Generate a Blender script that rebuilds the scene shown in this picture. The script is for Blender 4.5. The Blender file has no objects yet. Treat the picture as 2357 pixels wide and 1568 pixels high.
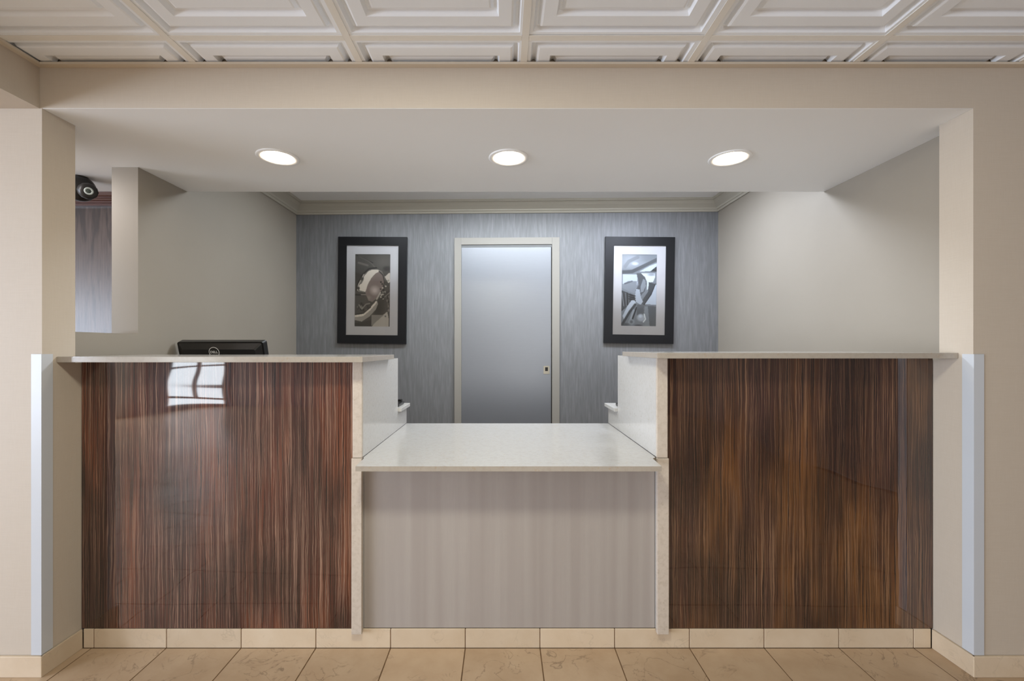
import bpy, bmesh, math, random
import numpy as np
from mathutils import Matrix, Vector
sc = bpy.context.scene
C = sc.collection
PI = math.pi
EYE = 1.222            # eye height; +Y looks into the desk niche, lobby behind the camera
F = 1015.0             # focal length in px of the 2357 px frame

# ------------------------------------------------------------------ camera
cd = bpy.data.cameras.new('camera'); cam = bpy.data.objects.new('camera', cd); C.objects.link(cam)
cam.location = (0, 0, EYE); cam.rotation_euler = (PI/2, 0, 0)
cd.sensor_width = 36; cd.lens = F*36/2357
cd.shift_x = (1178.5-1157)/2357; cd.shift_y = -(784-800)/2357
cd.clip_start = 0.05
sc.camera = cam
# ------------------------------------------------------------------ world, exposure
w = bpy.data.worlds.new('world'); sc.world = w; w.use_nodes = True
w.node_tree.nodes['Background'].inputs[0].default_value = (0.75, 0.87, 1.0, 1)
w.node_tree.nodes['Background'].inputs[1].default_value = 0.6
vs = sc.view_settings
vs.view_transform = 'Standard'; vs.look = 'None'; vs.gamma = 1; vs.use_curve_mapping = False
vs.exposure = 0.29
# ------------------------------------------------------------------ big lights
def area(name, loc, rot, sx, sy, power, col, shape='RECTANGLE'):
    l = bpy.data.lights.new(name, 'AREA'); l.shape = shape; l.size = sx
    if shape in ('RECTANGLE', 'ELLIPSE'): l.size_y = sy
    l.energy = power; l.color = col
    o = bpy.data.objects.new(name, l); C.objects.link(o); o.location = loc; o.rotation_euler = rot
    return o
# (name, location, rotation, size x, size y, watts, colour, shape)
LIGHTS = [
 ('entrance_daylight', (-5.93, -4.99, 1.02), (PI/2, 0, 0), 1.2, 2.0, 58, (0.85, 0.93, 1.0), 'RECTANGLE'),
 ('side_window_daylight', (-6.97, -1.6, 1.08), (PI/2, 0, -PI/2), 4.5, 1.95, 335, (0.763, 0.849, 1.0), 'RECTANGLE'),
 ('lobby_fill_light', (1.2, -4.97, 1.05), (PI/2, 0, 0), 2.6, 2.0, 38.5, (1.0, 0.945, 0.873), 'RECTANGLE'),  # unseen warm fill from behind the camera, added to lift header and soffit
 ('lobby_downlight', (-0.3, 0.6, 2.262), (0, 0, 0), 0.3, 0.3, 20, (1.0, 0.98, 0.82), 'DISK'),
 ('lobby_downlight', (0.9, 0.75, 2.262), (0, 0, 0), 0.3, 0.3, 3.6, (1.0, 0.978, 0.833), 'DISK'),
 ('passage_fill_light', (-2.25, 1.93, 2.1), (0, 0, 0), 0.12, 0.12, 3.8, (1.0, 0.941, 0.909), 'DISK'),  # unseen fill lamp, added to brighten the stub wall and oak
 ('lobby_downlight', (-3.4, 0.3, 2.1), (0, 0, 0), 0.3, 0.3, 13.0, (0.68, 0.8, 1.0), 'DISK'),  # unseen bluish lamp, assumed here to carry light into the left lobby
 ('office_troffer_light', (1.15, 2.9, 2.45), (0, 0, 0), 0.3, 0.3, 13.2, (0.773, 0.848, 1.0), 'RECTANGLE'),
 ('office_troffer_light', (0.1, 3.0, 2.45), (0, 0, 0), 1.3, 0.35, 27, (0.87, 0.94, 1.0), 'RECTANGLE'),
 ('office_troffer_light', (-1.0, 3.1, 2.45), (0, 0, 0), 0.5, 0.3, 4, (0.87, 0.94, 1.0), 'RECTANGLE'),  # extra unseen source, added to brighten the left end of the back wall
]
for L_ in LIGHTS: area(*L_)

# ------------------------------------------------------------------ helpers
def srgb(r, g, b):
    f = lambda c: (c/255)/12.92 if c/255 <= 0.04045 else ((c/255+0.055)/1.055)**2.4
    return (f(r), f(g), f(b), 1)
def px(x, y, Z):            # helper used only to turn measured positions into metres
    return Vector(((x-1157)/F*Z, Z, EYE+(800-y)/F*Z))
class MB:
    def __init__(s): s.bm = bmesh.new()
    def box(s, x0, x1, y0, y1, z0, z1, bev=0.0):
        b = bmesh.new()
        bmesh.ops.create_cube(b, size=1)
        for v in b.verts:
            v.co = Vector(((x0+x1)/2+v.co.x*(x1-x0), (y0+y1)/2+v.co.y*(y1-y0), (z0+z1)/2+v.co.z*(z1-z0)))
        if bev: bmesh.ops.bevel(b, geom=b.edges[:], offset=bev, segments=2, affect='EDGES', profile=0.6)
        s.add(b); return s
    def add(s, b):
        me = bpy.data.meshes.new('t'); b.to_mesh(me); b.free(); s.bm.from_mesh(me); bpy.data.meshes.remove(me)
    def prism(s, pts, axis, a, b_):     # pts closed 2D outline, extruded along axis from a to b_
        def P(p, t):
            return {'x': (t, p[0], p[1]), 'y': (p[0], t, p[1]), 'z': (p[0], p[1], t)}[axis]
        b = bmesh.new()
        v0 = [b.verts.new(P(p, a)) for p in pts]; v1 = [b.verts.new(P(p, b_)) for p in pts]
        n = len(pts)
        for i in range(n): b.faces.new((v0[i], v0[(i+1) % n], v1[(i+1) % n], v1[i]))
        b.faces.new(v0[::-1]); b.faces.new(v1)
        bmesh.ops.recalc_face_normals(b, faces=b.faces[:]); s.add(b); return s
    def lathe(s, prof, M=None, n=48):   # prof (r,z) open; revolved about z
        b = bmesh.new(); rings = []
        for r, z in prof:
            if r < 1e-6: rings.append([b.verts.new((0, 0, z))])
            else: rings.append([b.verts.new((r*math.cos(2*PI*k/n), r*math.sin(2*PI*k/n), z)) for k in range(n)])
        for A, B in zip(rings, rings[1:]):
            for k in range(n):
                q = [A[k % len(A)], A[(k+1) % len(A)], B[(k+1) % len(B)], B[k % len(B)]]
                u = []
                for v in q:
                    if v not in u: u.append(v)
                if len(u) > 2: b.faces.new(u)
        for f in b.faces: f.smooth = True
        bmesh.ops.recalc_face_normals(b, faces=b.faces[:])
        if M is not None: b.transform(M)
        s.add(b); return s
    def ball(s, c, r, seg=40, rings=24, M=None):
        b = bmesh.new(); bmesh.ops.create_uvsphere(b, u_segments=seg, v_segments=rings, radius=1)
        for f in b.faces: f.smooth = True
        b.transform(Matrix.Translation(c) @ (M or Matrix()) @ Matrix.Diagonal((*r, 1)) if not isinstance(r, float) else Matrix.Translation(c) @ Matrix.Scale(r, 4))
        s.add(b); return s
    def build(s, name, mat, parent=None, xf=None, kind=None, label=None, cat=None, group=None):
        if xf is not None: s.bm.transform(xf)
        me = bpy.data.meshes.new(name); s.bm.to_mesh(me); s.bm.free()
        if mat: me.materials.append(mat)
        return link(name, me, parent, kind, label, cat, group)
def link(name, me, parent=None, kind=None, label=None, cat=None, group=None):
    o = bpy.data.objects.new(name, me); C.objects.link(o)
    if parent: o.parent = parent
    return tag(o, label, cat, group, kind)
def tag(o, label=None, cat=None, group=None, kind=None):
    if label: o['label'] = label
    if cat: o['category'] = cat
    if group: o['group'] = group
    if kind: o['kind'] = kind
    return o
def empty(name, loc, label, cat, group=None, kind=None):
    o = bpy.data.objects.new(name, None); C.objects.link(o); o.location = loc; o.empty_display_size = .05
    return tag(o, label, cat, group, kind)
def part(mb, name, mat, root, **k):     # world-space mesh under a root placed by location only
    r = root; off = Vector((0, 0, 0))
    while r is not None: off += Vector(r.location); r = r.parent
    return mb.build(name, mat, root, xf=Matrix.Translation(-off), **k)

# ------------------------------------------------------------------ materials
def mat(name, col=(.8, .8, .8, 1), rough=.5, metal=0, ior=1.5, coat=0, spec=.5):
    m = bpy.data.materials.new(name); m.use_nodes = True
    p = m.node_tree.nodes['Principled BSDF']
    p.inputs['Base Color'].default_value = col; p.inputs['Roughness'].default_value = rough
    p.inputs['Metallic'].default_value = metal; p.inputs['IOR'].default_value = ior
    p.inputs['Coat Weight'].default_value = coat; p.inputs['Specular IOR Level'].default_value = spec
    return m
def nd(m, t, **k):
    n = m.node_tree.nodes.new(t)
    for a, v in k.items():
        if a in n.inputs: n.inputs[a].default_value = v
        else: setattr(n, a, v)
    return n
def ln(m, a, b): m.node_tree.links.new(a, b)
def P(m): return m.node_tree.nodes['Principled BSDF']
def coords(m, scale=(1, 1, 1), rnd=False):
    tc = nd(m, 'ShaderNodeNewGeometry') if not rnd else nd(m, 'ShaderNodeTexCoord')
    mp = nd(m, 'ShaderNodeMapping'); mp.inputs['Scale'].default_value = scale
    ln(m, tc.outputs['Position' if not rnd else 'Object'], mp.inputs['Vector'])
    return mp.outputs['Vector']
def ramp(m, fac, stops, interp='LINEAR'):
    r = nd(m, 'ShaderNodeValToRGB'); e = r.color_ramp.elements; r.color_ramp.interpolation = interp
    while len(e) < len(stops): e.new(0.5)
    for i, (p, c) in enumerate(stops): e[i].position = p; e[i].color = c
    ln(m, fac, r.inputs['Fac']); return r.outputs['Color']
def noise(m, vec, scale, detail=3, rough=.5, dist=0):
    n = nd(m, 'ShaderNodeTexNoise'); n.inputs['Scale'].default_value = scale; n.inputs['Detail'].default_value = detail
    n.inputs['Roughness'].default_value = rough; n.inputs['Distortion'].default_value = dist
    ln(m, vec, n.inputs['Vector']); return n.outputs['Fac']
def bump(m, h, strength, dist=.002):
    b = nd(m, 'ShaderNodeBump'); b.inputs['Strength'].default_value = strength; b.inputs['Distance'].default_value = dist
    ln(m, h, b.inputs['Height']); ln(m, b.outputs['Normal'], P(m).inputs['Normal']); return b
def mix(m, fac, a, b, mode='MIX'):
    x = nd(m, 'ShaderNodeMix'); x.data_type = 'RGBA'; x.blend_type = mode
    for s, v in ((x.inputs[0], fac), (x.inputs[6], a), (x.inputs[7], b)):
        if hasattr(v, 'is_output'): ln(m, v, s)
        else: s.default_value = v
    return x.outputs[2]
def two(name, c1, c2, scale, rough=.6, sc3=(1, 1, 1), detail=4, lo=.35, hi=.65, bs=0, **k):
    m = mat(name, c1, rough, **k); v = coords(m, sc3)
    f = noise(m, v, scale, detail); ln(m, ramp(m, f, [(lo, c1), (hi, c2)]), P(m).inputs['Base Color'])
    if bs: bump(m, f, bs)
    return m
# painted / papered beige walls with a faint linen weave
def linen(name, c1, c2):
    m = mat(name, c1, .62)
    h = noise(m, coords(m, (6, 6, 160)), 3, 3); v = noise(m, coords(m, (160, 160, 6)), 3, 3)
    a = nd(m, 'ShaderNodeMath', operation='ADD'); ln(m, h, a.inputs[0]); ln(m, v, a.inputs[1])
    ln(m, ramp(m, a.outputs[0], [(.35, c1), (.65, c2)]), P(m).inputs['Base Color'])
    mr = nd(m, 'ShaderNodeMapRange'); mr.inputs[1].default_value = .6; mr.inputs[2].default_value = 1.4
    ln(m, a.outputs[0], mr.inputs[0]); ln(m, ramp(m, mr.outputs[0], [(0, c1), (1, c2)]), P(m).inputs['Base Color'])
    bump(m, a.outputs[0], .12, .001); return m
M_wall = linen('beige_wallpaper', srgb(191, 179, 164), srgb(196, 185, 171))
M_paint = two('taupe_paint', srgb(152, 144, 132), srgb(155, 147, 135), 2, .55, bs=.03)
M_soffit = two('soffit_paint', srgb(238, 238, 237), srgb(240, 240, 239), 1.5, .6)
M_tilewhite = two('ceiling_panel_white', srgb(239, 243, 248), srgb(241, 245, 250), 5, .5)
M_rail = mat('rail_white', srgb(232, 229, 222), .45)
M_angle = mat('wall_angle_cream', srgb(208, 196, 178), .5)
M_dark = mat('plenum_dark', srgb(40, 36, 32), .9)
M_crown = mat('crown_taupe_paint', srgb(178, 173, 160), .45)
M_frame = mat('door_frame_paint', srgb(152, 148, 141), .42)
M_guard = mat('corner_guard_white', srgb(196, 201, 208), .3)
M_black = mat('black_frame_lacquer', srgb(18, 19, 23), .4, spec=.35)
M_mat = mat('mat_board_white', srgb(222, 222, 226), .7)
M_plastic = mat('black_plastic', srgb(22, 21, 20), .28)
M_plastic2 = mat('black_satin_plastic', srgb(30, 29, 29), .4)
M_chrome = mat('satin_nickel', srgb(150, 146, 134), .28, metal=1)
M_lettering = mat('logo_silver', srgb(225, 225, 225), .3)
M_lens = mat('dark_lens', srgb(70, 80, 76), .12)
M_ring = mat('pale_ring', srgb(185, 196, 194), .35)
M_grout = two('grout_brown', srgb(124, 97, 70), srgb(104, 80, 56), 30, .9)
M_lobby = mat('lobby_far_wall', srgb(120, 104, 92), .6)
# door: metallic laminate
M_door = mat('silver_laminate', srgb(150, 153, 160), .36, metal=.5)
f = noise(M_door, coords(M_door, (2, 2, 60)), 6, 2)
ln(M_door, ramp(M_door, f, [(.3, srgb(143, 146, 152)), (.7, srgb(145, 148, 154))]), P(M_door).inputs['Base Color'])
# back wallpaper: silver with vertical streaks
m = M_silver = mat('silver_streak_wallpaper', (.3, .3, .3, 1), .5, metal=.2)
f = noise(m, coords(m, (170, 170, 9)), 1, 3, .6); g = noise(m, coords(m, (60, 60, 5)), 1, 2)
a = nd(m, 'ShaderNodeMath', operation='ADD'); ln(m, f, a.inputs[0]); ln(m, g, a.inputs[1])
mr = nd(m, 'ShaderNodeMapRange'); mr.inputs[1].default_value = .72; mr.inputs[2].default_value = 1.28; ln(m, a.outputs[0], mr.inputs[0])
ln(m, ramp(m, mr.outputs[0], [(0, srgb(119, 120, 122)), (.5, srgb(126, 127, 130)), (1, srgb(136, 137, 140))]), P(m).inputs['Base Color'])
bump(m, mr.outputs[0], .12, .001)
# low apron paper: pale with very soft stripes
m = M_apron = mat('apron_stripe_wallpaper', (.5, .5, .5, 1), .5)
f = noise(m, coords(m, (26, 26, .5)), 1, 1); g = noise(m, coords(m, (300, 300, 14)), 1, 2)
c = ramp(m, f, [(.35, srgb(158, 150, 145)), (.65, srgb(167, 160, 155))])
ln(m, mix(m, ramp(m, g, [(.3, (0, 0, 0, 1)), (.7, (.25, .25, .25, 1))]), c, srgb(157, 149, 143)), P(m).inputs['Base Color'])
bump(m, g, .15, .001)
# quartz
def quartz(name, c1, c2, rough):
    m = mat(name, c1, rough, ior=1.52)
    f = noise(m, coords(m), 60, 6, .7); c = ramp(m, f, [(.35, c2), (.55, c1)])
    v = nd(m, 'ShaderNodeTexVoronoi'); v.inputs['Scale'].default_value = 170; ln(m, coords(m), v.inputs['Vector'])
    s = ramp(m, v.outputs['Color'], [(.08, (.55, .55, .55, 1)), (.11, (0, 0, 0, 1))])
    ln(m, mix(m, s, c, srgb(176, 164, 148)), P(m).inputs['Base Color']); return m
M_quartz = quartz('white_quartz', srgb(200, 198, 195), srgb(194, 191, 187), .12)
M_quartz_edge = quartz('quartz_edge', srgb(200, 189, 177), srgb(188, 176, 163), .4)
# floor / base stone-look tile: warm beige, pits and veins
def tilemat(name, c1, c2, rough, pits=.5):
    m = mat(name, c1, rough)
    tc = nd(m, 'ShaderNodeNewGeometry'); oi = nd(m, 'ShaderNodeObjectInfo')
    add = nd(m, 'ShaderNodeVectorMath', operation='ADD'); mul = nd(m, 'ShaderNodeVectorMath', operation='SCALE'); mul.inputs['Scale'].default_value = 37.0
    ln(m, oi.outputs['Random'], mul.inputs[0]); ln(m, tc.outputs['Position'], add.inputs[0]); ln(m, mul.outputs[0], add.inputs[1])
    v = add.outputs[0]
    f = noise(m, v, 7, 6, .6); c = ramp(m, f, [(.3, c1), (.7, c2)])
    g = noise(m, v, 22, 8, .75, .8); k = ramp(m, g, [(.30, (1, 1, 1, 1)), (.375, (0, 0, 0, 1))])
    h = noise(m, v, 5, 3); kk = ramp(m, h, [(.45, (0, 0, 0, 1)), (.6, (1, 1, 1, 1))])
    ve = nd(m, 'ShaderNodeTexNoise'); ve.inputs['Scale'].default_value = 9; ve.inputs['Detail'].default_value = 6; ve.inputs['Distortion'].default_value = 1.2; ln(m, v, ve.inputs['Vector'])
    rid = ramp(m, ve.outputs['Fac'], [(.485, (0, 0, 0, 1)), (.5, (.6, .6, .6, 1)), (.515, (0, 0, 0, 1))])
    msk = mix(m, 1.0, mix(m, 1.0, k, rid, 'LIGHTEN'), kk, 'MULTIPLY')
    sc_ = mix(m, 1.0, msk, (pits, pits, pits, 1), 'MULTIPLY')
    hs = nd(m, 'ShaderNodeHueSaturation'); ln(m, c, hs.inputs['Color'])
    mr = nd(m, 'ShaderNodeMapRange'); mr.inputs[3].default_value = .94; mr.inputs[4].default_value = 1.05; ln(m, oi.outputs['Random'], mr.inputs[0]); ln(m, mr.outputs[0], hs.inputs['Value'])
    ln(m, mix(m, sc_, hs.outputs['Color'], srgb(96, 78, 62)), P(m).inputs['Base Color'])
    bump(m, g, .08, .002); return m
M_floor = tilemat('beige_floor_tile', srgb(172, 146, 118), srgb(187, 163, 136), .38, 1.0)
M_base = tilemat('beige_base_tile', srgb(200, 180, 154), srgb(210, 193, 170), .45, .3)
# wavy reeded veneer under a clear glossy sheet
def veneer(name, dark, mid, lite, warm, cool):
    m = mat(name, mid, .5, ior=1.5)
    g = nd(m, 'ShaderNodeNewGeometry'); sp = nd(m, 'ShaderNodeSeparateXYZ'); ln(m, g.outputs['Position'], sp.inputs[0])
    def math_(op, a, b):
        n = nd(m, 'ShaderNodeMath', operation=op)
        for i, q in enumerate((a, b)):
            if hasattr(q, 'is_output'): ln(m, q, n.inputs[i])
            else: n.inputs[i].default_value = q
        return n.outputs[0]
    wv = noise(m, coords(m, (60, 0, 9.5)), 1, 2, .5)
    wv2 = noise(m, coords(m, (14, 0, 3.2)), 1, 1)
    x = math_('ADD', sp.outputs['X'], math_('MULTIPLY', math_('SUBTRACT', wv, .5), .009))
    x = math_('ADD', x, math_('MULTIPLY', math_('SUBTRACT', wv2, .5), .012))
    cv = nd(m, 'ShaderNodeCombineXYZ'); ln(m, x, cv.inputs[0])
    def n1(scale, det, w=0, zs=0.0):
        cc = nd(m, 'ShaderNodeCombineXYZ'); ln(m, math_('MULTIPLY', x, scale), cc.inputs[0]); cc.inputs[1].default_value = w
        ln(m, math_('MULTIPLY', sp.outputs['Z'], zs), cc.inputs[2])
        n = nd(m, 'ShaderNodeTexNoise'); n.inputs['Scale'].default_value = 1; n.inputs['Detail'].default_value = det
        ln(m, cc.outputs[0], n.inputs['Vector']); return n.outputs['Fac']
    st = n1(240, 2, 3, 2.2)
    threads = ramp(m, n1(330, 1, 11, 1.5), [(.51, (0, 0, 0, 1)), (.65, (.85, .85, .85, 1))])
    hue = ramp(m, noise(m, coords(m, (7, 1, 1.1)), 1, 3, .6), [(.36, cool), (.5, mid), (.62, warm)])
    c = mix(m, ramp(m, st, [(.34, (0, 0, 0, 1)), (.56, (1, 1, 1, 1))]), dark, hue)
    lt = mix(m, .52, lite, hue)
    c = mix(m, threads, c, lt)
    bl = noise(m, coords(m, (5.5, 1, 1.9)), 1, 3)
    c = mix(m, 1.0, c, ramp(m, bl, [(.36, (.42, .38, .38, 1)), (.58, (1, 1, 1, 1))]), 'MULTIPLY')
    ln(m, c, P(m).inputs['Base Color'])
    P(m).inputs['Roughness'].default_value = .55; P(m).inputs['Specular IOR Level'].default_value = .2
    P(m).inputs['Coat Weight'].default_value = 1; P(m).inputs['Coat Roughness'].default_value = .03; P(m).inputs['Coat IOR'].default_value = 1.75
    h = noise(m, coords(m, (1.0, 1, 5.2)), 1, 1)
    b = nd(m, 'ShaderNodeBump'); b.inputs['Strength'].default_value = .5; b.inputs['Distance'].default_value = .012
    ln(m, h, b.inputs['Height']); ln(m, b.outputs['Normal'], P(m).inputs['Coat Normal'])
    return m
M_ven = veneer('wavy_brown_veneer', srgb(27, 10, 6), srgb(82, 38, 25), srgb(204, 168, 144), srgb(108, 54, 28), srgb(70, 38, 31))
M_venr = veneer('wavy_brown_veneer_warm', srgb(28, 13, 9), srgb(74, 42, 26), srgb(176, 138, 106), srgb(106, 66, 28), srgb(62, 34, 30))
# oak
m = M_oak = mat('dark_oak', (.1, .1, .1, 1), .27)
wv = nd(m, 'ShaderNodeTexWave', wave_type='RINGS'); wv.inputs['Scale'].default_value = 3.2; wv.inputs['Distortion'].default_value = 6; wv.inputs['Detail'].default_value = 3; wv.inputs['Detail Scale'].default_value = 1.6
ln(m, coords(m, (6, 6, .8)), wv.inputs['Vector'])
gr = noise(m, coords(m, (220, 220, 6)), 1, 3)
c = ramp(m, wv.outputs['Fac'], [(.1, srgb(52, 40, 33)), (.8, srgb(80, 65, 57))])
ln(m, mix(m, ramp(m, gr, [(.4, (0, 0, 0, 1)), (.62, (.5, .5, .5, 1))]), c, srgb(46, 36, 32)), P(m).inputs['Base Color'])
bump(m, gr, .15, .001)
M_mahog = mat('mahogany_gloss', srgb(74, 42, 34), .3)
# emitters
def emit(name, col, s):
    m = bpy.data.materials.new(name); m.use_nodes = True; nt = m.node_tree; nt.nodes.remove(P(m))
    e = nt.nodes.new('ShaderNodeEmission'); e.inputs[0].default_value = (*col, 1); e.inputs[1].default_value = s
    nt.links.new(e.outputs[0], nt.nodes['Material Output'].inputs[0]); return m
M_bulb = emit('downlight_glow', (1.0, .82, .58), 28)
M_trof = emit('troffer_glow', (.8, .9, 1.0), 3)
# glass pane
m = M_glass = bpy.data.materials.new('picture_glass'); m.use_nodes = True; nt = m.node_tree; nt.nodes.remove(P(m))
t = nt.nodes.new('ShaderNodeBsdfTransparent'); gl = nt.nodes.new('ShaderNodeBsdfGlossy'); gl.inputs['Roughness'].default_value = .03
fr = nt.nodes.new('ShaderNodeFresnel'); fr.inputs['IOR'].default_value = 1.4; mx = nt.nodes.new('ShaderNodeMixShader')
nt.links.new(fr.outputs[0], mx.inputs[0]); nt.links.new(t.outputs[0], mx.inputs[1]); nt.links.new(gl.outputs[0], mx.inputs[2]); nt.links.new(mx.outputs[0], nt.nodes['Material Output'].inputs[0])

# ------------------------------------------------------------------ key dimensions
ZW = 1.642            # lobby wall plane
ZB = 1.792            # face of the counter base tiles
JL, JR = -1.7155, 1.7525        # niche reveals
SOF = 2.112; CEIL = 2.272; OFC = 2.475
WL, WR = -1.80, 1.835
YB = 3.80
XL, XR, YF = -7.0, 3.3, -5.0
BACK = Matrix.Translation((0.02, YB, 0)) @ Matrix.Rotation(math.radians(-1.42), 4, 'Z') @ Matrix.Translation((-0.02, -YB, 0))

# ------------------------------------------------------------------ setting: shell
S = dict(kind='structure')
MB().box(XL, XR, YF, 4.2, -.08, -.002).build('floor', M_grout, label='beige stone-look tiled floor in front of the reception desk', cat='floor', **S)
floor = bpy.data.objects['floor']
# front wall of the niche: left pier, right pier and the header beam across
wf = MB().box(-2.32, JL, ZW, 1.770, 0, SOF+.0015).box(JR, XR, ZW, 1.770, 0, SOF+.0015).box(-2.32, XR, ZW, 1.770, SOF+.0015, OFC+.1).box(JL-.085, JL, 1.770, 1.8005, 0, 1.16).box(JR, JR+.08, 1.770, 1.8005, 0, 1.17)
wf.build('wall_front', M_wall, label='beige papered wall and header beam framing the desk niche', cat='wall', **S)
# dropped box on the lobby's left, running towards the camera
MB().box(XL, -1.724, YF, ZW-.0005, SOF, OFC+.1).build('ceiling_bulkhead', M_wall, label='beige lowered ceiling box at upper left running towards the camera', cat='ceiling', **S)
MB().box(XL, -2.3205, ZW, 2.62, SOF, OFC+.1).box(-2.32, WR+.12, 1.7705, 2.52, SOF, OFC+.1).box(JL+.0005, JR-.0005, ZW+.001, 1.7705, SOF, SOF+.0013).build('ceiling_soffit', M_soffit, label='smooth cream soffit holding three recessed downlights', cat='ceiling', **S)
MB().box(WR, WR+.12, 1.801, 4.1, 0, SOF-.0005).box(WR, WR+.12, 2.5205, 4.1, SOF-.0005, OFC+.1).build('wall_right', M_paint, label='plain taupe side wall right of the desk', cat='wall', **S)
wl = MB().box(WL-.13, WL, 1.801, 2.177, 0, 1.288).box(WL-.13, WL, 2.177, 4.1, 0, SOF-.0005).box(WL-.13, WL, 2.5205, 4.1, SOF-.0005, OFC+.1)
wl.build('wall_left', M_paint, label='taupe side wall with pass-through opening left of the desk', cat='wall', **S)
MB().box(-2.1, 2.1, YB, YB+.1, 0, OFC+.1).build('wall_back', M_silver, xf=BACK, label='silver grey wallpapered back wall with vertical streaks', cat='wall', **S)
MB().box(WL-.13, WR+.12, 2.5205, 4.0, OFC, OFC+.1).build('ceiling_office', M_soffit, label='pale office ceiling above the crown moulding behind the soffit', cat='ceiling', **S)
MB().box(WR, WR+.12, 1.7705, 1.8005, 1.1705, SOF-.0005).build('wall_right_return', M_paint, label='short return of the right side wall beside the pier', cat='wall', **S)
# lobby enclosure behind and beside the camera
MB().box(XR, XR+.1, YF, ZW+.12, 0, OFC+.1).build('wall_lobby_right', M_lobby, label='lobby wall far right beyond the frame', cat='wall', **S)
MB().box(XL, -6.55, YF-.1, YF, 0, OFC).box(-6.55, -5.3, YF-.1, YF, 2.03, OFC).box(-5.3, -.1, YF-.1, YF, 0, OFC+.1).box(-.1, 2.5, YF-.1, YF, 0, .04).box(-.1, 2.5, YF-.1, YF, 2.05, OFC+.1).box(2.5, XR, YF-.1, YF, 0, OFC+.1).build('wall_lobby_back', M_lobby, label='lobby wall with entrance and added window behind the camera', cat='wall', **S)
MB().box(XL-.1, XL, YF, -3.9, 0, OFC).box(XL-.1, XL, .65, 2.6, 0, OFC).box(XL-.1, XL, -3.9, .65, 2.06, OFC).box(XL-.1, XL, -3.9, .65, 0, .1).build('wall_lobby_left', M_wall, label='lobby wall with long window far to the left', cat='wall', **S)
MB().box(XL, -1.931, 2.62, 2.72, 0, SOF).build('wall_passage', M_paint, label='wall closing the side passage behind the oak panel', cat='wall', **S)
MB().box(-1.7235, XR, YF, ZW-.001, CEIL+.14, CEIL+.2).build('ceiling', M_dark, label='suspended ceiling of white coffered panels in a grid', cat='ceiling', **S)
ceil = bpy.data.objects['ceiling']

en = MB().box(-6.55, -6.49, -4.96, -4.9, 0, 2.03).box(-5.36, -5.30, -4.96, -4.9, 0, 2.03).box(-5.95, -5.89, -4.96, -4.9, .381, 1.98)
en.box(-6.4895, -5.3605, -4.96, -4.9, .0, .10).box(-6.4895, -5.3605, -4.96, -4.9, .30, .379).box(-6.4895, -5.9505, -4.96, -4.9, .74, .79).box(-5.8895, -5.3605, -4.96, -4.9, .74, .79).box(-6.4895, -5.3605, -4.96, -4.9, 1.9805, 2.03)
en.build('door_2', M_dark, label='glazed entrance door behind the camera, mirrored in the left counter front', cat='door', **S)

# ------------------------------------------------------------------ suspended ceiling panels and rails
PROF = [(0, 0), (.022, 0), (.030, .016), (.038, .018), (.046, .003), (.052, .0012), (.092, .0012), (.100, .016), (.108, .018), (.117, .008), (.122, .007)]
def panel_mesh(x0=None, x1=None, y1=None):
    H = .303; b = bmesh.new(); rings = []
    for i, z in PROF:
        h = H-i; rings.append([b.verts.new((sx*h, sy*h, z)) for sx, sy in ((-1, -1), (1, -1), (1, 1), (-1, 1))])
    for A, B in zip(rings, rings[1:]):
        for k in range(4): b.faces.new((A[k], B[k], B[(k+1) % 4], A[(k+1) % 4]))
    b.faces.new(rings[-1][::-1])
    for co, no in ((x0, (-1, 0, 0)), (x1, (1, 0, 0)), (y1, (0, 1, 0))):
        if co is None: continue
        p = (co, 0, 0) if no[0] else (0, co, 0)
        g = b.verts[:]+b.edges[:]+b.faces[:]
        bmesh.ops.bisect_plane(b, geom=g, plane_co=p, plane_no=no, clear_outer=True)
    bmesh.ops.recalc_face_normals(b, faces=b.faces[:])
    me = bpy.data.meshes.new('ceiling_panel'); b.to_mesh(me); b.free(); me.materials.append(M_tilewhite); return me
xc = [.078-1.216+.608*k for k in range(9)]          # rail centres
xc = [-1.14, -.528, .077, .692, 1.300, 1.910, 2.52, 3.13]
yr = [1.497-.61*k for k in range(11)]              # cross rail centres going towards the lobby
full = panel_mesh()
edges = [-1.724]+xc+[XR]
for j in range(len(yr)):
    for i in range(len(edges)-1):
        a, b_ = edges[i], edges[i+1]
        left = i == 0; cx = (b_-.305) if left else (a+.305)
        if i == 1 and False: pass
        if j == 0:      # narrow cut row against the wall
            me = panel_mesh(x0=(a+.002-cx) if left else None, x1=(XR-.002-cx) if i == len(edges)-2 else None, y1=ZW-.006-(yr[0]+.305))
            cy = yr[0]+.305
        else:
            cy = yr[j-1]-.305
            if left: me = panel_mesh(x0=a+.002-cx)
            elif i == len(edges)-2: me = panel_mesh(x1=XR-.002-cx)
            else: me = full
            if cy-.31 < YF: continue
        o = link('ceiling_panel', me, ceil); o.location = (cx, cy, CEIL+.0024)
        if j and i in (3,) and j == 1: o.location.z += .001
for x in xc: MB().box(x-.012, x+.012, YF+.01, ZW-.022, CEIL, CEIL+.0022).build('main_rail', M_rail, ceil)
for y in yr[:10]:
    for i in range(len(edges)-1):
        a = edges[i]+(.012 if i else .0); b_ = edges[i+1]-(.012 if i < len(edges)-2 else 0)
        MB().box(a+.0005, b_-.0005, y-.012, y+.012, CEIL+.0003, CEIL+.0021).build('cross_rail', M_rail, ceil)
MB().box(-1.7235, XR, ZW-.023, ZW-.0005, CEIL-.009, CEIL-.0005).box(-1.7235, -1.701, YF+.01, ZW-.0235, CEIL-.009, CEIL-.0005).build('trim_1', M_angle, label='cream edge strip where the suspended ceiling meets the header', cat='trim', **S)

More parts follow.
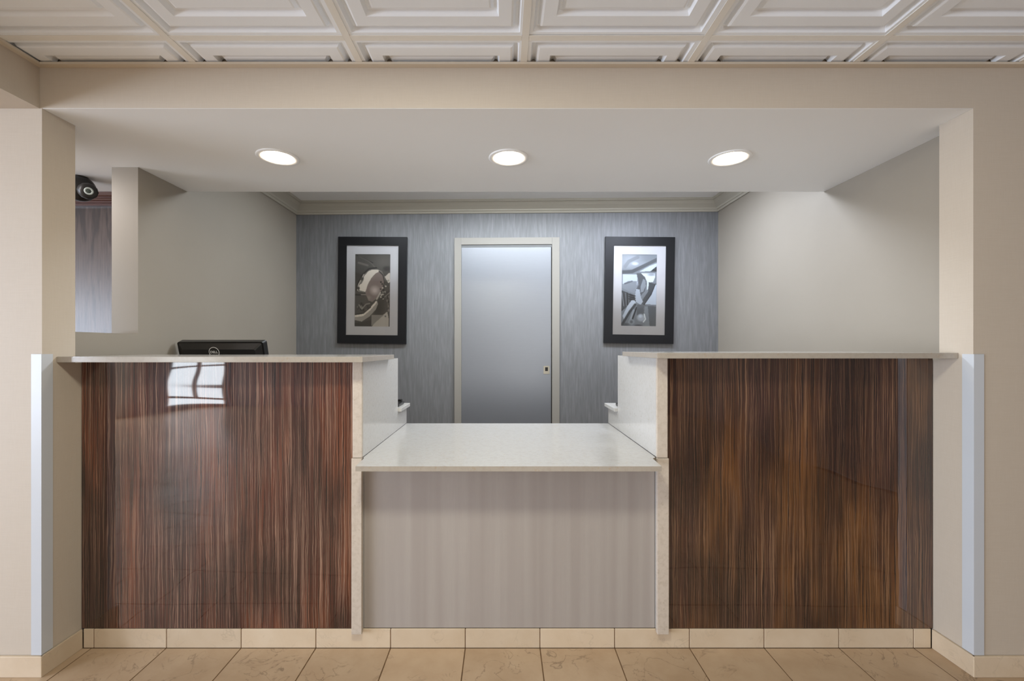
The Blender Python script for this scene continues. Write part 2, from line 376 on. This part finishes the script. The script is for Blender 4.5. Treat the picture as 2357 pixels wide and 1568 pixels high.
# ------------------------------------------------------------------ floor tiles
T = .3037
x0s = [-.1518+T*k for k in range(-12, 11)]
def tile_mesh(dx, dy, t=.0022):
    b = MB().box(-dx/2, dx/2, -dy/2, dy/2, -t, 0, .0008)
    me = bpy.data.meshes.new('tile'); b.bm.to_mesh(me); b.bm.free(); me.materials.append(M_floor); return me
tm = tile_mesh(T-.0045, T-.0045); n = 0
rows = [ZB+.0-T*(r+.5) for r in range(9)]
for x in x0s:
    for cy in rows:
        cx = x+T/2
        # keep tiles clear of the two wall piers
        inpier = (cx+T/2 < JL+.02 or cx-T/2 > JR-.02) and cy+T/2 > ZW
        part_ = (not inpier) and ((cx-T/2 < JL < cx+T/2) or (cx-T/2 < JR < cx+T/2)) and cy+T/2 > ZW
        if inpier:
            o = link('tile', tile_mesh(T-.0045, ZW-.014-(cy-T/2)-.003), floor); o.location = (cx, (ZW-.014+cy-T/2)/2, 0)
        else:
            o = link('tile', tm, floor); o.location = (cx, cy, 0)
MB().box(XL, x0s[0]-.003, YF, 2.6, -.0019, -.0002).box(x0s[0], -2.325, ZW-.012, 2.6, -.0019, -.0002).box(x0s[0], XR, YF, rows[-1]-T/2-.003, -.0019, -.0002).build('tile_field', M_floor, floor, kind='stuff')

# ------------------------------------------------------------------ tiled bases
def basetile(root, x0, x1, y0, y1, z1=.077):
    MB().box(x0, x1, y0, y1, .0002, z1, .002).build('tile', M_base, root)
bf = MB().box(JL+.011, JR-.011, ZB+.0018, ZB+.007, 0, .075).build('baseboard_front', M_grout, label='row of beige tiles along the foot of the desk', cat='baseboard', **S)
cuts = [JL+.0105, -1.658]+[-1.658+.0012+T*k for k in range(1, 11)]
cuts = [JL+.0105]+[-.1518+T*k for k in range(-5, 7)]+[JR-.0105]
cuts[1] = -1.662
for a, b_ in zip(cuts, cuts[1:]): basetile(bf, a+.0015, b_-.0015, ZB, ZB+.0075)
bl = MB().box(JL+.002, JL+.004, ZW-.008, ZB-.002, 0, .07).box(-2.31, JL-.001, ZW-.006, ZW-.003, 0, .07).build('baseboard_left', M_grout, label='beige base tiles around the left wall pier', cat='baseboard', **S)
basetile(bl, JL+.001, JL+.010, ZW-.0105, ZB-.001); basetile(bl, JL-.305, JL+.0095, ZW-.0115, ZW-.0015) ; basetile(bl, -2.31, JL-.308, ZW-.0115, ZW-.0015)
br = MB().box(JR-.004, JR-.002, ZW-.008, ZB-.002, 0, .07).box(JR+.001, XR-.01, ZW-.006, ZW-.003, 0, .07).build('baseboard_right', M_grout, label='beige base tiles around the right wall pier', cat='baseboard', **S)
basetile(br, JR-.010, JR-.001, ZW-.0105, ZB-.001); x = JR-.0095
while x < XR-.05:
    basetile(br, x, min(x+.3005, XR-.01), ZW-.0115, ZW-.0015); x += .304

# ------------------------------------------------------------------ corner guards
def guard(x, s, label):       # s=+1: leaf runs to +x on the wall face (right pier)
    b = MB()
    y0 = ZW-.002; t = .0022
    b.prism([(x-s*t, y0-t), (x+s*.036, y0-t), (x+s*.036, y0+.0005), (x-s*.0003, y0+.0005), (x-s*.0003, y0+.040), (x-s*t, y0+.040)], 'z', .0785, 1.197)
    return b.build('corner_guard', M_guard, label=label, cat='corner guard', group='corner guards on the wall piers')
guard(JL, -1, 'white plastic corner guard on the left wall pier')
guard(JR, 1, 'white plastic corner guard on the right wall pier')

# ------------------------------------------------------------------ reception counters
def tower(side, ztop, M_v):
    if side < 0: xw, xp0, xp1 = JL, -.6045, -.5665      # wall end, post outer, post inner
    else:        xw, xp0, xp1 = JR, .6645, .6215
    s = -side                      # direction towards the middle
    nm = 'left' if side < 0 else 'right'
    root = empty('reception_counter', ((xw+xp0)/2, 1.95, 0), f'tall {nm} reception counter faced in glossy wavy brown veneer', 'counter', 'tall reception counters')
    lo, hi = sorted((xw-side*.0015, xp0))
    pan = MB().box(lo+.001, hi-.001, 1.7945, 1.800, .079, ztop-.0225).box(0, 0, 0, 0, 0, 0)
    pan = MB().box(lo+.001, hi-.001, 1.7945, 1.800, .079, ztop-.0225)
    part(pan, 'front_panel', M_v, root)
    part(MB().box(lo+.001, hi-.001, 1.8005, 1.83, .0785, ztop-.0225), 'carcass', M_dark, root)
    a, b_ = sorted((xp0, xp1))
    # upper edge post, cut round the low worktop, and a lower one hanging to the tiles
    part(MB().box(a, b_, 1.775, 1.790, .7775, ztop-.0225, .002), 'edge_post', M_quartz_edge, root)
    part(MB().box(a-(.003 if side < 0 else 0), b_+(.003 if side > 0 else 0), 1.770, 1.790, .069, .7760, .0015), 'lower_post', M_quartz_edge, root)
    # stepped white side panel
    zt = ztop-.0225
    prof = [(1.7905, .7785), (2.600, .7785), (2.600, .872), (2.385, .872), (2.385, zt), (1.7905, zt)]
    part(MB().prism(prof, 'x', a+.001, b_), 'side_panel', M_quartz, root)
    part(MB().box(a+.001, b_-.0, 1.7905, 1.90, .079, .7565), 'lower_cheek', M_quartz, root)
    # bar top
    t = MB().box(*sorted((xw-side*.001, xp1+s*.0275)), 1.695, 2.190, ztop-.022, ztop, .0015)
    t.build('countertop', M_quartz_top, label=f'white quartz bar top on the {nm} counter, narrow beige edge', cat='countertop', group='raised bar tops')
    # lower work surface for the clerk
    x_in = xp1+s*.018
    wt = MB().box(*sorted((WL+.002 if side < 0 else WR-.002, a-.001 if side < 0 else b_+.001)), 1.84, 2.6, .876, .898, .001) 
    wt2 = MB().box(*sorted((WL+.002 if side < 0 else WR-.002, x_in)), 2.388, 2.615, .8735, .893, .002)
    r2 = wt2.build('work_surface', M_quartz, label=f'white work surface behind the {nm} counter, short end showing', cat='worktop', group='work surfaces behind the counters')
    MB().box(*sorted((WL+.002 if side < 0 else WR-.002, a-.0015 if side < 0 else b_+.0015)), 1.84, 2.3875, .8735, .893, .001).build('surface_extension', M_quartz, r2)
    return root
# top slab material: white on top, beige on the vertical edges
m = M_quartz_top = quartz('quartz_top_and_edge', srgb(179, 177, 174), srgb(173, 170, 166), .16)
g = nd(m, 'ShaderNodeNewGeometry'); sx = nd(m, 'ShaderNodeSeparateXYZ'); ln(m, g.outputs['Normal'], sx.inputs[0])
ab = nd(m, 'ShaderNodeMath', operation='ABSOLUTE'); ln(m, sx.outputs['Z'], ab.inputs[0])
src = P(m).inputs['Base Color'].links[0].from_socket
ln(m, mix(m, ab.outputs[0], mix(m, 1.0, src, srgb(238, 229, 218), 'MULTIPLY'), src), P(m).inputs['Base Color'])
tower(-1, 1.1865, M_ven); tower(1, 1.2015, M_venr)
# low middle counter and its papered apron
b = MB().prism([(-.5515, 1.652), (.5960, 1.652), (.6020, 1.768), (.6205, 1.7905), (.6205, 2.588), (-.5655, 2.588), (-.5655, 1.7905), (-.5570, 1.768)], 'z', .7575, .7765)
b.build('low_countertop', M_quartz_top, label='low white quartz transaction counter between the two tall counters', cat='countertop')
MB().box(-.5655, .6205, 1.798, 1.815, .079, .757).build('apron_panel', M_apron, label='pale striped papered panel under the low middle counter', cat='panel')

# ------------------------------------------------------------------ recessed downlights
for (cx, cyp, lab) in ((640, 362, 'leftmost'), (1171, 363, 'middle'), (1680, 364, 'rightmost')):
    Z = F*(SOF-EYE)/(800-cyp); X = (cx-1157)/F*Z
    r = empty('recessed_downlight', (X, Z, SOF), f'{lab} of three lit round downlights in the cream soffit', 'ceiling light', 'recessed downlights in the soffit')
    MB().lathe([(.0935, -.0002), (.0935, -.003), (.090, -.0055), (.074, -.004), (.0705, -.002), (.0700, -.0002)]).build('trim_ring', M_soffit_ring if 'M_soffit_ring' in globals() else M_soffit, r)
    MB().lathe([(.0695, -.001), (.060, -.0055), (.035, -.0085), (0, -.0095)]).build('bulb_lens', M_bulb, r)

# ------------------------------------------------------------------ crown moulding in the office
CP = [(0, 0), (.010, .0), (.014, .006), (.016, .014), (.022, .016), (.026, .022), (.028, .030), (.040, .040), (.058, .056), (.068, .072), (.072, .078), (.082, .080), (.084, .098), (0, .098)]
z0 = OFC-.098
b = MB().prism([(YB-u, z0+v) for u, v in CP], 'x', -1.9, 1.9); b.bm.transform(BACK)
b.prism([(WL+.0005+u, z0+v) for u, v in CP], 'y', 2.53, 3.87).prism([(WR-.0005-u, z0+v) for u, v in CP], 'y', 2.53, 3.80)
for f_ in b.bm.faces: f_.smooth = False
b.build('trim_2', M_crown, label='taupe stepped crown moulding around the top of the office walls', cat='moulding', **S)

# ------------------------------------------------------------------ sliding door
dx0, dx1 = px(1062, 0, YB).x, px(1270, 0, YB).x
ztd = px(0, 564, YB).z
r = empty('door_1', (0, YB, 0), 'silver grey sliding door with greige frame in the back wall', 'door', kind='structure'); r.rotation_euler = (0, 0, math.radians(-1.42))
fw = .060
L = lambda: Matrix.Translation((0, -YB, 0))
fr_ = MB().box(dx0-fw, dx0, YB-.018, YB-.001, 0, ztd+fw, .002).box(dx1, dx1+fw+.004, YB-.018, YB-.001, 0, ztd+fw, .002).box(dx0, dx1, YB-.018, YB-.001, ztd, ztd+fw, .002)
fr_.build('frame', M_frame, r, xf=L())
MB().box(dx0+.0005, dx1-.0005, YB-.009, YB-.001, ztd-.022, ztd-.0005).build('head_track', mat('track_grey', srgb(110, 112, 112), .4), r, xf=L())
MB().box(dx1-.007, dx1-.0005, YB-.004, YB-.001, 0, ztd-.0225).build('edge_gap_shade', M_dark, r, xf=L())  # solid dark strip standing in for the shade between leaf and frame
dl = MB().box(dx0+.001, dx1-.0075, YB-.010, YB-.001, .01, ztd-.023, .001).build('door_leaf', M_door, r, xf=L())
hx, hz = px(1257.5, 851.5, YB).x, px(1257.5, 851.5, YB).z
h = MB()
h.box(hx-.026, hx-.015, YB-.013, YB-.0105, hz-.034, hz+.034).box(hx+.015, hx+.026, YB-.013, YB-.0105, hz-.034, hz+.034)
h.box(hx-.015, hx+.015, YB-.013, YB-.0105, hz+.024, hz+.034).box(hx-.015, hx+.015, YB-.013, YB-.0105, hz-.034, hz-.024)
h.box(hx-.015, hx+.015, YB-.0112, YB-.0105, hz-.024, hz+.024)
ho = h.build('flush_pull', M_chrome, dl, xf=L()); ho['label'] = 'small square nickel flush pull'
MB().box(hx-.012, hx+.012, YB-.0118, YB-.0113, hz-.010, hz+.023).build('recess_shade', M_dark, ho, xf=L())  # dark slip laid on the plate in place of shade inside the pull

# ------------------------------------------------------------------ framed photographs (flat black-and-white prints)
def paint_print(kind, W, H):
    ys, xs = np.mgrid[0:H, 0:W]; u = (xs+.5)/W; v = (ys+.5)/H
    img = np.zeros((H, W, 3))
    def put(mask, col, a=1.0):
        for k in range(3): img[..., k] = img[..., k]*(1-mask*a)+col[k]*mask*a
    def poly(pts, col, a=1.0, col2=None):
        m_ = np.zeros((H, W), bool); n_ = len(pts); j = n_-1
        for i in range(n_):
            xi, yi = pts[i]; xj, yj = pts[j]
            c_ = ((yi > v) != (yj > v)) & (u < (xj-xi)*(v-yi)/((yj-yi) or 1e-9)+xi); m_ ^= c_; j = i
        put(m_.astype(float), col, a)
    def line(pts, wd, col, a=1.0):
        m_ = np.zeros((H, W))
        for (x1, y1), (x2, y2) in zip(pts, pts[1:]):
            # distances in units of picture width (height is 2.07x)
            ax, ay, bx, by = x1, y1*2.07, x2, y2*2.07; pxx, pyy = u, v*2.07
            t_ = np.clip(((pxx-ax)*(bx-ax)+(pyy-ay)*(by-ay))/((bx-ax)**2+(by-ay)**2+1e-9), 0, 1)
            d = np.hypot(pxx-ax-t_*(bx-ax), pyy-ay-t_*(by-ay)); m_ = np.maximum(m_, np.clip((wd-d)/.015+.5, 0, 1))
        put(m_, col, a)
    def blob(cx, cy, rx, ry, col, a=1.0, soft=.35, rot=0):
        X = (u-cx); Y = (v-cy)*2.07; c_, s_ = math.cos(rot), math.sin(rot)
        d = np.hypot((X*c_+Y*s_)/rx, (-X*s_+Y*c_)/ry)
        put(np.clip((1-d)/soft+.0, 0, 1), col, a)
    rng = np.random.default_rng(3)
    g = lambda q: (q, q*.97, q*.92) if kind == 0 else (q*.95, q*1.0, q*1.06)
    if kind == 0:
        img[:] = g(74); blob(.75, .12, .5, .35, g(100), .9, 1); blob(.25, .95, .4, .3, g(70), .8, .8); blob(.1, .3, .3, .3, g(58), .7, 1)
        line([(.05, .02), (.3, .07), (.5, .12)], .012, g(45)); line([(.1, .03), (.4, .1), (.6, .2)], .015, g(120), .5); line([(.1, .12), (.35, .155)], .03, g(120), .7)
        poly([(.84, .31), (.98, .25), (1, .38), (.94, .4)], g(195)); blob(.9, .2, .15, .1, g(48), .8, .6)
        poly([(.04, .5), (.06, .42), (.2, .30), (.35, .23), (.55, .19), (.75, .23), (.86, .33), (.84, .44), (.75, .55), (.5, .66), (.34, .63), (.3, .53), (.1, .52)], g(118))
        line([(.05, .5), (.08, .41), (.22, .28), (.4, .2), (.6, .19)], .022, g(40)); line([(.07, .5), (.1, .42), (.25, .28)], .010, g(210))
        poly([(.13, .5), (.12, .43), (.2, .4), (.24, .36), (.25, .31), (.38, .235), (.5, .212), (.66, .218), (.72, .235), (.58, .27), (.46, .34), (.36, .42), (.3, .52)], g(212))
        blob(.19, .34, .07, .06, g(70), .9, .5); blob(.1, .47, .05, .05, g(55), .9, .5)
        poly([(.30, .52), (.36, .42), (.46, .33), (.58, .265), (.68, .24), (.78, .29), (.82, .38), (.78, .48), (.66, .57), (.52, .65), (.40, .645), (.33, .6)], (126, 114, 109))
        blob(.56, .5, .17, .17, (186, 176, 171), .9, .8); blob(.4, .6, .1, .08, g(150), .5, .8)
        line([(.68, .235), (.79, .29), (.835, .38), (.79, .49), (.66, .585)], .016, g(60)); line([(.72, .53), (.62, .62)], .02, g(175))
        for i in range(26):
            t_ = rng.random(); x_ = .84+.10*rng.standard_normal()*.5+.03; y_ = .36+.28*t_
            blob(min(x_, .99)-.1*t_, y_, .03, .03, g(rng.choice([35, 60, 200, 150])), .9, .5)
        line([(.98, .5), (.8, .6), (.68, .63)], .02, g(60)); line([(.98, .53), (.84, .59)], .01, g(150), .7)
        poly([(.62, .66), (.9, .6), (.9, .84), (.55, .84)], g(62))
        for i in range(14): blob(.9+.08*rng.random(), .58+.2*rng.random(), .02, .05, g(rng.choice([30, 130, 90])), .8, .6)
        poly([(0, .55), (.3, .55), (.38, .63), (.3, .66), (.05, .67)], g(76)); line([(0, .56), (.28, .565)], .02, g(40)); line([(.18, .56), (.3, .56)], .012, g(150))
        for i in range(16): blob(.05+.35*rng.random(), .68+.12*rng.random(), .035, .05, g(rng.choice([45, 110, 135, 30])), .7, .6)
        line([(.12, .7), (.2, .76), (.32, .69), (.42, .68)], .015, g(150), .8)
        poly([(0, .84), (.2, .825), (.42, .745), (.62, .635), (.66, .68), (.6, .76), (.42, .86), (.2, .93), (0, .91)], g(150))
        poly([(0, .845), (.2, .83), (.42, .75), (.61, .64), (.62, .67), (.44, .775), (.24, .855), (0, .87)], g(212)); line([(0, .835), (.25, .815), (.45, .73)], .014, g(40))
        poly([(0, .95), (.2, .94), (.5, .9), (.5, 1), (0, 1)], g(58))
        poly([(.48, 1), (.7, .88), (.92, .79), (.96, .88), (.97, 1)], g(170)); poly([(.48, .84), (.82, .84), (.48, .99)], g(128)); blob(.87, .855, .03, .03, g(70), .8, .5)
    else:
        img[:] = g(128); blob(.3, .1, .4, .3, g(175), .8, 1); blob(.7, .15, .4, .15, g(160), .7, .8)
        line([(.1, .17), (.2, .1), (.45, .04)], .05, g(120), .8); line([(.0, .25), (.3, .24), (.55, .18), (1, .07)], .05, g(84)); blob(.38, .13, .12, .06, g(205), .9, .6)
        poly([(.5, .24), (.8, .16), (1, .12), (1, .16), (.85, .23)], g(200)); poly([(.85, .22), (1, .16), (1, .24), (.8, .24)], g(60))
        poly([(.03, .28), (.44, .28), (.46, .40), (.40, .53), (.2, .5), (.04, .45)], g(196)); poly([(.02, .42), (.2, .37), (.44, .37), (.45, .48), (.38, .55), (.15, .5), (.03, .47)], g(138))
        line([(.1, .41), (.3, .375)], .02, g(80), .7)
        poly([(.42, .265), (.55, .26), (.68, .33), (.72, .42), (.66, .52), (.5, .60), (.4, .66), (.4, .5), (.5, .42), (.47, .34)], g(88)); poly([(.62, .34), (.68, .36), (.70, .44), (.62, .52), (.55, .53), (.55, .44)], g(140))
        poly([(.55, .26), (.95, .26), (.95, .32), (.9, .38), (.78, .39), (.76, .48), (.72, .5), (.73, .38), (.66, .31)], g(214)); blob(.85, .28, .15, .05, g(130), .7, .7)
        poly([(.78, .385), (.97, .41), (.86, .55), (.66, .70), (.56, .69), (.62, .62), (.76, .52)], g(78)); line([(.97, .41), (.86, .55), (.66, .70)], .012, g(40))
        poly([(.97, .42), (1, .42), (1, .7), (.68, .69), (.86, .56)], g(188)); poly([(.42, .48), (.52, .49), (.56, .6), (.62, .66), (.55, .7), (.42, .66), (.39, .58)], g(176))
        poly([(0, .5), (.38, .57), (.4, .66), (.2, .72), (0, .8)], g(70))
        for i in range(5): line([(.02+.05*i, .54), (.08+.035*i, .72)], .010, g([150, 50, 130, 40, 120][i]), .9)
        for i in range(3): line([(.22, .56+.03*i), (.4, .58+.03*i)], .012, g(35))
        poly([(.3, .64), (.38, .64), (.42, .68), (.3, .76), (.1, .92), (.05, .86), (.18, .72)], g(190)); line([(.4, .7), (.25, .8), (.05, .97)], .035, g(70)); line([(.36, .78), (.25, .95)], .03, g(165)); line([(.44, .74), (.33, .9)], .02, g(50))
        poly([(.64, .71), (1, .72), (1, 1), (.72, 1)], g(100)); poly([(.66, .72), (.76, .72), (.82, 1), (.7, 1)], g(134)); poly([(.45, .7), (.64, .7), (.66, .85), (.45, .85)], g(98))
        blob(.57, .88, .14, .13, g(170), 1, .4); blob(.55, .86, .07, .07, g(205), .8, .6); blob(.3, .94, .11, .1, g(150), 1, .4); blob(.3, .94, .06, .06, g(95), .8, .6); line([(.66, .83), (.7, .9), (.64, .94)], .015, g(220))
        blob(.1, .98, .2, .07, g(80), .7, .6); blob(.5, .99, .15, .04, g(60), .7, .6)
    return img
M_print = mat('photo_print', (.5, .5, .5, 1), .35)
vc = nd(M_print, 'ShaderNodeVertexColor', layer_name='print'); ln(M_print, vc.outputs['Color'], P(M_print).inputs['Base Color'])
def picture(x0, x1, y0, y1, kind, label, tilt):
    Zp = YB-.0248*(((x0+x1)/2-1157)/F*YB)      # the back wall is slightly askew
    a, b_ = px(x0, y1, Zp), px(x1, y0, Zp); w_, h_ = b_.x-a.x, b_.z-a.z
    cx, cz = (a.x+b_.x)/2, (a.z+b_.z)/2
    base = BACK @ Matrix.Translation((cx, YB, cz))
    r = empty('framed_photo', base.translation, label, 'picture', 'framed photographs beside the door')
    r.rotation_euler = (0, 0, math.radians(-1.42)); r.rotation_euler = (Matrix.Rotation(math.radians(-1.42), 4, 'Z') @ Matrix.Rotation(math.radians(tilt), 4, 'Y')).to_euler()
    W2, H2, fb, mb_, mt = w_/2, h_/2, .0725, .0755, .077
    # frame members mitred, square front, thin inner lip
    b = MB()
    def rail(p, q, nrm):     # p,q outer corners; nrm inward
        pass
    for (ox, oz) in ((1, 1),):
        o4 = [(-W2, -H2), (W2, -H2), (W2, H2), (-W2, H2)]; i4 = [(-W2+fb, -H2+fb), (W2-fb, -H2+fb), (W2-fb, H2-fb), (-W2+fb, H2-fb)]
        for k in range(4):
            A, B, D, E = o4[k], o4[(k+1) % 4], i4[(k+1) % 4], i4[k]
            bb = bmesh.new(); lay = []
            for yy, ins in ((-.002, 0), (-.026, 0), (-.028, .002)):
                pass
            v = [bb.verts.new((p[0], yy, p[1])) for yy in (-.002, -.027) for p in (A, B, D, E)]
            for q in ((0, 1, 2, 3), (7, 6, 5, 4), (0, 4, 5, 1), (1, 5, 6, 2), (2, 6, 7, 3), (3, 7, 4, 0)): bb.faces.new([v[i] for i in q])
            bmesh.ops.recalc_face_normals(bb, faces=bb.faces[:]); b.add(bb)
    b.build('frame', M_black, r)
    iw, ih = W2-fb, H2-fb
    pw, ph = iw-mb_+.002, ih-mt+.002
    m_ = MB().box(-iw, -pw, -.014, -.010, -ih, ih).box(pw, iw, -.014, -.010, -ih, ih).box(-pw, pw, -.014, -.010, ph, ih).box(-pw, pw, -.014, -.010, -ih, -ph)
    m_.build('mat_board', M_mat, r)
    Wn, Hn = 84, 172
    img = paint_print(kind, Wn, Hn)/255.0
    lin = np.where(img <= .04045, img/12.92, ((img+.055)/1.055)**2.4)
    xs = np.linspace(-pw, pw, Wn); zs = np.linspace(ph, -ph, Hn)
    verts = [(x, -.0098, z) for z in zs for x in xs]
    faces = [(j*Wn+i, (j+1)*Wn+i, (j+1)*Wn+i+1, j*Wn+i+1) for j in range(Hn-1) for i in range(Wn-1)]
    me = bpy.data.meshes.new('print'); me.from_pydata(verts, [], faces); me.materials.append(M_print)
    ca = me.color_attributes.new('print', 'FLOAT_COLOR', 'POINT')
    arr = np.ones((Wn*Hn, 4), np.float32); arr[:, :3] = np.clip(lin.reshape(-1, 3)*PRG, 0, 1); ca.data.foreach_set('color', arr.ravel())
    link('print', me, r)
    MB().box(-iw, iw, -.018, -.0165, -ih, ih).build('glass_pane', M_glass, r)
PRG = 1.5
picture(779, 937.5, 547, 791, 0, 'black-framed photo of a chrome headlamp, left of the grey door', .6)
picture(1391, 1549, 547, 790.5, 1, 'black-framed photo of curved chrome engine parts, right of the grey door', .9)

# ------------------------------------------------------------------ monitor behind the left counter
Zm = 2.40
cx = (507-1157)/F*Zm; ztop_ = EYE+(800-785.5)/F*Zm
r = empty('computer_monitor', (cx, Zm+.02, .8932), 'black computer monitor seen from behind over the left bar top', 'monitor')
ww, hh = .237, .29; tilt = math.radians(15)
XM = Matrix.Translation((0, -.02, ztop_-.8932)) @ Matrix.Rotation(tilt, 4, 'X')   # origin at the top edge, local -z down the back
def slab(b, hw, z0, z1, y0, y1, rr, inset=0):
    pts = []
    for (cxx, czz, a0) in ((hw-rr, z1-rr, 0), (-hw+rr, z1-rr, 90), (-hw+rr, z0+rr, 180), (hw-rr, z0+rr, 270)):
        for k in range(6):
            a_ = math.radians(a0+k*18); pts.append((cxx+rr*math.cos(a_), czz+rr*math.sin(a_)))
    bb = bmesh.new(); v0 = [bb.verts.new((p[0], y1, p[1])) for p in pts]
    cz = (z0+z1)/2
    v1 = [bb.verts.new((p[0]*(hw-inset)/hw, y0, cz+(p[1]-cz)*((z1-z0)/2-inset)/((z1-z0)/2))) for p in pts]; n_ = len(pts)
    for i in range(n_): bb.faces.new((v0[i], v0[(i+1) % n_], v1[(i+1) % n_], v1[i]))
    bb.faces.new(v0[::-1]); bb.faces.new(v1); bmesh.ops.recalc_face_normals(bb, faces=bb.faces[:]); b.add(bb)
b = MB(); slab(b, ww, -hh, 0, -.004, .030, .012, .003); b.build('bezel', M_plastic, r, xf=XM)
b = MB(); slab(b, ww-.012, -hh+.01, -.010, -.026, -.0045, .01, .030); b.build('back_cover', M_plastic2, r, xf=XM)
lx = (496-507)/F*Zm; lz = -(808-785.5)/F*Zm/math.cos(tilt)*1.0
ring = MB().lathe([(.0285, .0), (.0285, .0012), (.0255, .0012), (.0255, .0)], Matrix.Translation((lx, -.0262, lz)) @ Matrix.Rotation(PI/2, 4, 'X'), 40)
lg = ring.build('logo_ring', M_lettering, r, xf=XM)
cu = bpy.data.curves.new('t', 'FONT'); cu.body = 'DELL'; cu.align_x = 'CENTER'; cu.align_y = 'CENTER'; cu.size = .0185; cu.extrude = .0005; cu.offset = .0004
to = bpy.data.objects.new('t', cu); C.objects.link(to); dg = bpy.context.evaluated_depsgraph_get()
me = bpy.data.meshes.new_from_object(to.evaluated_get(dg)); bpy.data.objects.remove(to)
me.transform(XM @ Matrix.Translation((lx, -.0272, lz)) @ Matrix.Rotation(PI/2, 4, 'X')); me.materials.clear(); me.materials.append(M_lettering)
link('logo_lettering', me, r)
MB().box(-.04, .04, .045, .075, .0, .15, .004).build('stand_neck', M_plastic2, r)
MB().box(-.11, .11, -.02, .16, .0002, .012, .004).build('stand_foot', M_plastic2, r)

# ------------------------------------------------------------------ small black items at the ends of the work surfaces
r = empty('card_terminal', (-.600, 2.50, .8932), 'small dark device on the left work surface beside the white side panel', 'device')
b = MB().box(-.028, .026, -.06, .07, .0002, .016, .003); b.build('body', M_plastic, r)
k = MB()
for i in range(3):
    for j in range(4): k.box(-.020+i*.014, -.011+i*.014, -.05+j*.018, -.038+j*.018, .0165, .020, .001)
k.build('key', M_plastic2, r)
MB().box(-.018, .018, .03, .062, .0165, .030, .002).build('hood', M_plastic2, r)
r = empty('power_adapter', (.652, 2.46, .8932), 'small black object on the right work surface beside the white side panel', 'device')
MB().box(-.012, .03, -.04, .04, .0002, .016, .004).build('body', M_plastic, r)
MB().lathe([(.004, 0), (.004, .02), (.0025, .03)], Matrix.Translation((.005, .04, .008)) @ Matrix.Rotation(-PI/2, 4, 'X'), 12).build('strain_relief', M_plastic2, r)

# ------------------------------------------------------------------ security camera in the passage
Zc = 2.30
c0 = px(184, 434, Zc)
r = empty('security_camera', (c0.x, c0.y, SOF), 'round black security camera with pale ringed lens under the passage ceiling', 'camera')
dz = c0.z-SOF
MB().lathe([(.034, -.0005), (.034, -.004), (.030, -.008), (0, -.008)]).build('mounting_plate', M_plastic, r)
MB().ball(Vector((0, 0, dz)), .0660).build('body', M_plastic, r)
c1 = px(204, 440, Zc-.055)-Vector((c0.x, c0.y, SOF))
d = (Vector((0, 0, EYE))-px(204, 440, Zc-.055)).normalized(); d = (d+Vector((.18, 0, .0))).normalized()
q = d.to_track_quat('Z', 'Y').to_matrix().to_4x4()
MB().lathe([(.040, -.05), (.041, -.02), (.037, -.004), (.030, .002), (.018, .004)], Matrix.Translation(c1) @ q, 12).build('lens_housing', M_plastic2, r)
MB().lathe([(.0185, .003), (.0185, .0065), (.0105, .0065), (.0105, .003)], Matrix.Translation(c1) @ q, 36).build('lens_ring', M_ring, r)
MB().lathe([(.0104, .004), (.0065, .0065), (0, .008)], Matrix.Translation(c1) @ q, 30).build('lens', M_lens, r)

# ------------------------------------------------------------------ oak panelling in the passage
r = empty('oak_panelling', (-2.4, 2.6, 0), 'dark oak panel with reddish stepped cornice behind the pass-through opening', 'panel')
part(MB().box(-3.1, -1.932, 2.585, 2.618, 0, 2.046), 'panel', M_oak, r)
pf = [(2.618, 2.046), (2.560, 2.046), (2.560, 2.058), (2.552, 2.060), (2.552, 2.070), (2.545, 2.073), (2.540, 2.080), (2.534, 2.082), (2.534, 2.090), (2.527, 2.094), (2.520, 2.104), (2.515, 2.1115), (2.618, 2.1115)]
part(MB().prism(pf, 'x', -3.1, -1.932), 'cornice', M_mahog, r)
